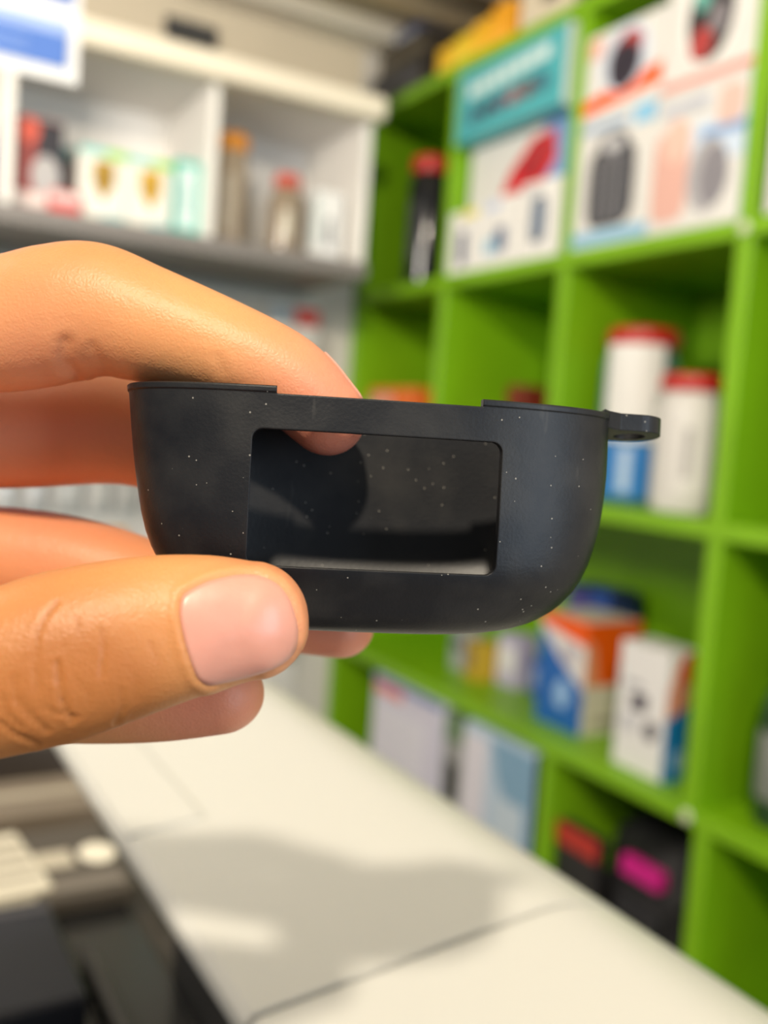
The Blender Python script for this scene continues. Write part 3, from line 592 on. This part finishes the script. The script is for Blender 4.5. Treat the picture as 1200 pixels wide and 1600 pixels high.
# thenar muscle bridging thumb and palm
tube([(-900, 930, 146, 18, 12), (-700, 940, 140, 20, 14), (-480, 960, 137, 18, 12), (-300, 985, 136, 13, 8)], capk=.6)
me = bpy.data.meshes.new('hand_raw'); me.from_pydata([tuple(v_) for v_ in HV], [], HF)
hand = bpy.data.objects.new('hand', me); C.objects.link(hand)
bm = bmesh.new(); bm.from_mesh(me); bmesh.ops.recalc_face_normals(bm, faces=bm.faces); bm.to_mesh(me); bm.free()
md = hand.modifiers.new('remesh', 'REMESH'); md.mode = 'VOXEL'; md.voxel_size = .00045; md.adaptivity = 0
bpy.context.view_layer.update(); dg = bpy.context.evaluated_depsgraph_get()
me2 = bpy.data.meshes.new_from_object(hand.evaluated_get(dg)); hand.modifiers.clear(); hand.data = me2; me2.name = 'hand'
nv = len(me2.vertices); co = np.empty(nv*3); me2.vertices.foreach_get('co', co); co = co.reshape(-1, 3)
ed = np.empty(len(me2.edges)*2, int); me2.edges.foreach_get('vertices', ed); ed = ed.reshape(-1, 2)
deg = np.bincount(ed.ravel(), minlength=nv)[:, None]
def lap(c):
    s = np.zeros_like(c)
    for ax in range(c.shape[1]):
        s[:, ax] = np.bincount(ed[:, 0], c[ed[:, 1], ax], nv)+np.bincount(ed[:, 1], c[ed[:, 0], ax], nv)
    return s/deg
for it in range(22):             # Taubin smoothing keeps the volume
    co = co+.55*(lap(co)-co); co = co-.57*(lap(co)-co)
me2.vertices.foreach_set('co', co.ravel()); me2.update()
nr = np.empty(nv*3); me2.vertices.foreach_get('normal', nr); nr = nr.reshape(-1, 3)
U = 600+F*co[:, 0]/-co[:, 2]; Vv = 800-F*co[:, 1]/-co[:, 2]; D = -co[:, 2]*1000
def seg_dist(poly):
    d = np.full(nv, 1e9)
    for (x0, y0), (x1, y1) in zip(poly[:-1], poly[1:]):
        dx, dy = x1-x0, y1-y0; t = np.clip(((U-x0)*dx+(Vv-y0)*dy)/(dx*dx+dy*dy), 0, 1)
        d = np.minimum(d, np.hypot(U-x0-t*dx, Vv-y0-t*dy))
    return d
disp = np.zeros(nv); front = nr[:, 2] > -.2
def crease(poly, amp, sig, dmax=118):
    global disp
    sig = sig*1.05; amp = amp*(1.25 if dmax < 130 else .75); g = seg_dist(poly); m = front & (D < dmax)
    disp += np.where(m, -amp*np.exp(-(g/sig)**2)+amp*.22*np.exp(-((g-2.1*sig)/sig)**2), 0)
cp = lambda q: [(a*.5313, b*.5313+350) for a, b in q]
# thumb joint wrinkles
for poly, amp, sg_ in (
    ([(168, 1112), (128, 1160), (108, 1215), (98, 1290), (112, 1375)], .17, 3.6), ([(168, 1290), (176, 1350), (186, 1410), (212, 1462)], .30, 3.8),
    ([(302, 1190), (306, 1260), (298, 1330)], .13, 3.4), ([(40, 1330), (46, 1400), (90, 1450), (140, 1490)], .20, 4), ([(0, 1465), (45, 1500), (110, 1530)], .22, 4),
    ([(225, 1160), (240, 1215)], .09, 3.2), ([(262, 1290), (300, 1300)], .07, 3), ([(170, 1350), (150, 1330)], .12, 3), ([(355, 1370), (362, 1420), (340, 1470)], .10, 3.6),
    ([(10, 1390), (18, 1440), (60, 1480)], .15, 3.5), ([(215, 1340), (260, 1375), (262, 1420)], .08, 3), ([(60, 1390), (100, 1440)], .10, 3), ([(395, 1330), (400, 1400)], .06, 3),
    ([(190, 1240), (200, 1290), (190, 1330)], .07, 3), ([(130, 1420), (165, 1440), (230, 1450)], .14, 3.2), ([(440, 1230), (470, 1290)], .06, 3.5)):
    crease(cp(poly), amp*mm, sg_)
# index finger folds at the joint
for poly, amp, sg_ in (([(190, 350), (186, 385), (194, 420), (222, 455)], .45, 10), ([(215, 420), (240, 470)], .22, 6), ([(270, 360), (310, 430), (330, 470)], .16, 7), ([(640, 390), (650, 430)], .15, 8)):
    crease(cp(poly), amp*mm, sg_, 140)
# fine knuckle ridges on the top of the index joint and across the last joint
for k in range(13):
    a = cp([(238+17*k, 190-2.6*abs(k-4)+3*k), (262+17*k, 152+5.2*k)]); crease(a, .035*mm, 1.8, 140)
for k in range(8):
    a = cp([(742+16*k, 330+13*k), (765+16*k, 300+13*k)]); crease(a, .03*mm, 2.0, 140)
# nail bed: groove round the thumb nail and a slightly raised fold outside it
NAIL = [(282, 940), (288, 928), (318, 911), (345, 903), (372, 898), (404, 899), (434, 913), (453, 938), (463, 968), (466, 990), (462, 1016), (447, 1034), (424, 1047), (398, 1056), (372, 1063), (344, 1069), (324, 1071), (309, 1060), (297, 1030), (287, 995), (281, 962)]
g = seg_dist(NAIL+[NAIL[0]]); m = front & (D < 116)
px_ = np.array(NAIL)
def inside(u, v_):
    c = np.zeros(len(u), bool); k = len(px_)
    for i in range(k):
        x0, y0 = px_[i]; x1, y1 = px_[(i+1) % k]
        hit = ((y0 > v_) != (y1 > v_)) & (u < (x1-x0)*(v_-y0)/(y1-y0+1e-9)+x0); c ^= hit
    return c
ins = inside(U, Vv)
disp += np.where(m & ~ins, .28*mm*np.exp(-((g-9)/8)**2), 0)+np.where(m, -.18*mm*np.exp(-(g/4)**2), 0)
disp += np.where(m & ins & (g > 3), -.25*mm*np.clip(g/12, 0, 1), 0)
co2 = co+nr*disp[:, None]
me2.vertices.foreach_set('co', co2.ravel()); me2.update()
me2.polygons.foreach_set('use_smooth', np.ones(len(me2.polygons), bool))
# skin colour varies: pinker at the finger ends, browner on the thumb knuckle; shade painted on middle finger, index underside and thumb creases
pink = np.zeros(nv); brown = np.zeros(nv)
def near(px, py, d, r): q = pc(px, py, d*mm); return np.exp(-(np.linalg.norm(co-q, axis=1)/(r*mm))**2)
pink += .9*near(520, 670, 128.8, 9)+.9*near(540, 980, 151, 10)+.8*near(345, 1085, 135, 13)+.5*near(440, 970, 110, 9)+.5*near(470, 600, 129, 9)+.25*near(60, 590, 122, 10)+.6*near(100, 700, 150, 30)  # last two terms paint reddish shade under the index and on the middle finger
brown += .9*near(60, 1080, 100, 14)+.6*near(180, 1090, 103, 9)+.3*near(120, 400, 128, 10)
brown += np.clip(-disp/(.3*mm), 0, 1)*.5*(D < 118)  # paints shade into the thumb creases and round the nail
me2.color_attributes.new('skin_tint_shade', 'FLOAT_COLOR', 'POINT')
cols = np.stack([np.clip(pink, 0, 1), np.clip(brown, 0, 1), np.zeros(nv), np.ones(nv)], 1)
me2.color_attributes['skin_tint_shade'].data.foreach_set('color', cols.ravel())
def skin():
    m = bpy.data.materials.new('skin'); m.use_nodes = True; nt = m.node_tree; b = nt.nodes['Principled BSDF']; N = nt.nodes.new; L = nt.links.new
    at = N('ShaderNodeAttribute'); at.attribute_name = 'skin_tint_shade'; sp = N('ShaderNodeSeparateColor'); L(at.outputs['Color'], sp.inputs[0])
    tc = N('ShaderNodeTexCoord'); no = N('ShaderNodeTexNoise'); no.inputs['Scale'].default_value = 140; no.inputs['Detail'].default_value = 5; L(tc.outputs['Object'], no.inputs['Vector'])
    def mix(f, a, c):
        x = N('ShaderNodeMix'); x.data_type = 'RGBA'; L(f, x.inputs[0])
        for s, v_ in ((6, a), (7, c)):
            if isinstance(v_, tuple): x.inputs[s].default_value = (*v_, 1)
            else: L(v_, x.inputs[s])
        return x.outputs[2]
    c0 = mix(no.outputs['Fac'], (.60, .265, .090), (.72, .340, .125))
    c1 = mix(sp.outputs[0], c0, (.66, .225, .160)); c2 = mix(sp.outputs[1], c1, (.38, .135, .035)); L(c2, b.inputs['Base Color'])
    b.inputs['Roughness'].default_value = .46; b.inputs['Specular IOR Level'].default_value = .42
    b.inputs['Subsurface Weight'].default_value = .22; b.inputs['Subsurface Radius'].default_value = (1.0, .35, .18); b.inputs['Subsurface Scale'].default_value = .0035
    f = N('ShaderNodeTexNoise'); f.inputs['Scale'].default_value = 900; f.inputs['Detail'].default_value = 3; L(tc.outputs['Object'], f.inputs['Vector'])
    vo = N('ShaderNodeTexVoronoi'); vo.inputs['Scale'].default_value = 1700; vo.feature = 'DISTANCE_TO_EDGE'; L(tc.outputs['Object'], vo.inputs['Vector'])
    ad = N('ShaderNodeMath'); ad.operation = 'MULTIPLY_ADD'; ad.inputs[1].default_value = .8; L(vo.outputs['Distance'], ad.inputs[0]); L(f.outputs['Fac'], ad.inputs[2])
    bp = N('ShaderNodeBump'); bp.inputs['Strength'].default_value = .32; bp.inputs['Distance'].default_value = .00022; L(ad.outputs[0], bp.inputs['Height']); L(bp.outputs[0], b.inputs['Normal'])
    return m
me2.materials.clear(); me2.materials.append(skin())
# into the world, origin at the wrist
wr = to_world(pc(-1180, 930, .143)); cw = to_world(co2)-wr
me2.vertices.foreach_set('co', cw.ravel()); me2.update(); hand.location = wr
tag(hand, 'left hand reaching in from the left, pinching the black case between thumb and index finger', 'hand')
# ---- nails (parts of the hand)
def nailmat():
    m = mat('nail', (.62, .285, .215), .36, .06, 200, .04, 700); b = m.node_tree.nodes['Principled BSDF']
    b.inputs['Subsurface Weight'].default_value = .25; b.inputs['Subsurface Radius'].default_value = (1, .4, .3); b.inputs['Subsurface Scale'].default_value = .002
    b.inputs['Coat Weight'].default_value = .25; b.inputs['Coat Roughness'].default_value = .25
    return m
NM = nailmat()
bvh = BVHTree.FromPolygons([tuple(v_) for v_ in co], [tuple(p.vertices) for p in me2.polygons])   # un-grooved surface
def nail(name, outline, lift, label=None):
    O = np.array(outline, float); cen = O.mean(0); k = len(O); Vn = []; Fn = []; rings = [0.0, .25, .5, .7, .85, .95, 1.0]
    # finer outline
    T = crom(np.vstack([O, O[:1]]), 4)[:-1]; k = len(T)
    def hit(u, v_):
        d = Vector(pc(u, v_, 1.0)).normalized(); h = bvh.ray_cast(Vector((0, 0, 0)), d)
        return h[0], h[1]
    lev = []
    for s in rings[1:]:
        row = []
        for q in T:
            u, v_ = cen+(q-cen)*s; p, nn = hit(u, v_)
            l = lift*(1-s**6)+.00002
            row.append(np.array(p)+np.array([0, 0, 1])*l)
        lev.append(row)
    p, nn = hit(*cen); Vn.append(np.array(p)+np.array([0, 0, lift]))
    for row in lev: Vn += row
    Vn = np.array(Vn)
    # smooth the plate so that it reads as hard nail, keeping its rim
    for it in range(6):
        W_ = Vn.copy()
        for r_ in range(len(lev)-1):
            for i in range(k):
                a = 1+r_*k+i; up_ = 1+(r_+1)*k+i; dn = 0 if r_ == 0 else 1+(r_-1)*k+i
                W_[a] = .4*Vn[a]+.15*(Vn[up_]+Vn[dn]+Vn[1+r_*k+(i+1) % k]+Vn[1+r_*k+(i-1) % k])
        Vn = W_
    for i in range(k): Fn.append((0, 1+i, 1+(i+1) % k))
    for r_ in range(len(lev)-1):
        for i in range(k): Fn.append((1+r_*k+i, 1+(r_+1)*k+i, 1+(r_+1)*k+(i+1) % k, 1+r_*k+(i+1) % k))
    b0 = len(Vn); back = Vn[1+(len(lev)-1)*k:]-np.array([0, 0, .0007]); Vn = np.vstack([Vn, back]); l0 = 1+(len(lev)-1)*k
    for i in range(k): Fn.append((l0+i, b0+i, b0+(i+1) % k, l0+(i+1) % k))
    Fn.append(tuple(b0+i for i in range(k)))
    o = mobj(name, to_world(Vn)-wr, Fn, NM, hand, smooth=True)
    if label: o['label'] = label
    return o
nail('thumb_nail', NAIL, .00012, 'pale pink trimmed nail')
# index nail: on the upper far side of the tip, only a sliver shows
bw = bvh
P0 = pc(470, 560, .1288); ctrl = []
ax_t = _n(pc(508, 648, .1288)-pc(430, 575, .1288)); ax_u = _n(np.cross(np.array([0, 0, 1.]), ax_t)); 
ax_u = ax_u if ax_u[0] > 0 else -ax_u
org = pc(490, 628, .1288); Vn = []; Fn = []; NA, NB = 11, 9
for i in range(NA):
    for j in range(NB):
        a = math.radians(2+100*j/(NB-1)); s = (-.0035+.0080*i/(NA-1))
        w_ = 1.0
        dirv = ax_u*math.cos(a*w_)+np.array([0, 0, -1.])*math.sin(a*w_); h = bvh.ray_cast(Vector(org+ax_t*s+dirv*.03), Vector(-dirv))
        Vn.append(np.array(h[0])+dirv*.00025)
for i in range(NA-1):
    for j in range(NB-1): q = i*NB+j; Fn.append((q, q+1, q+NB+1, q+NB))
o = mobj('index_nail', to_world(np.array(Vn))-wr, Fn, NM, hand, smooth=True)
sm = o.modifiers.new('thick', 'SOLIDIFY'); sm.thickness = .0005
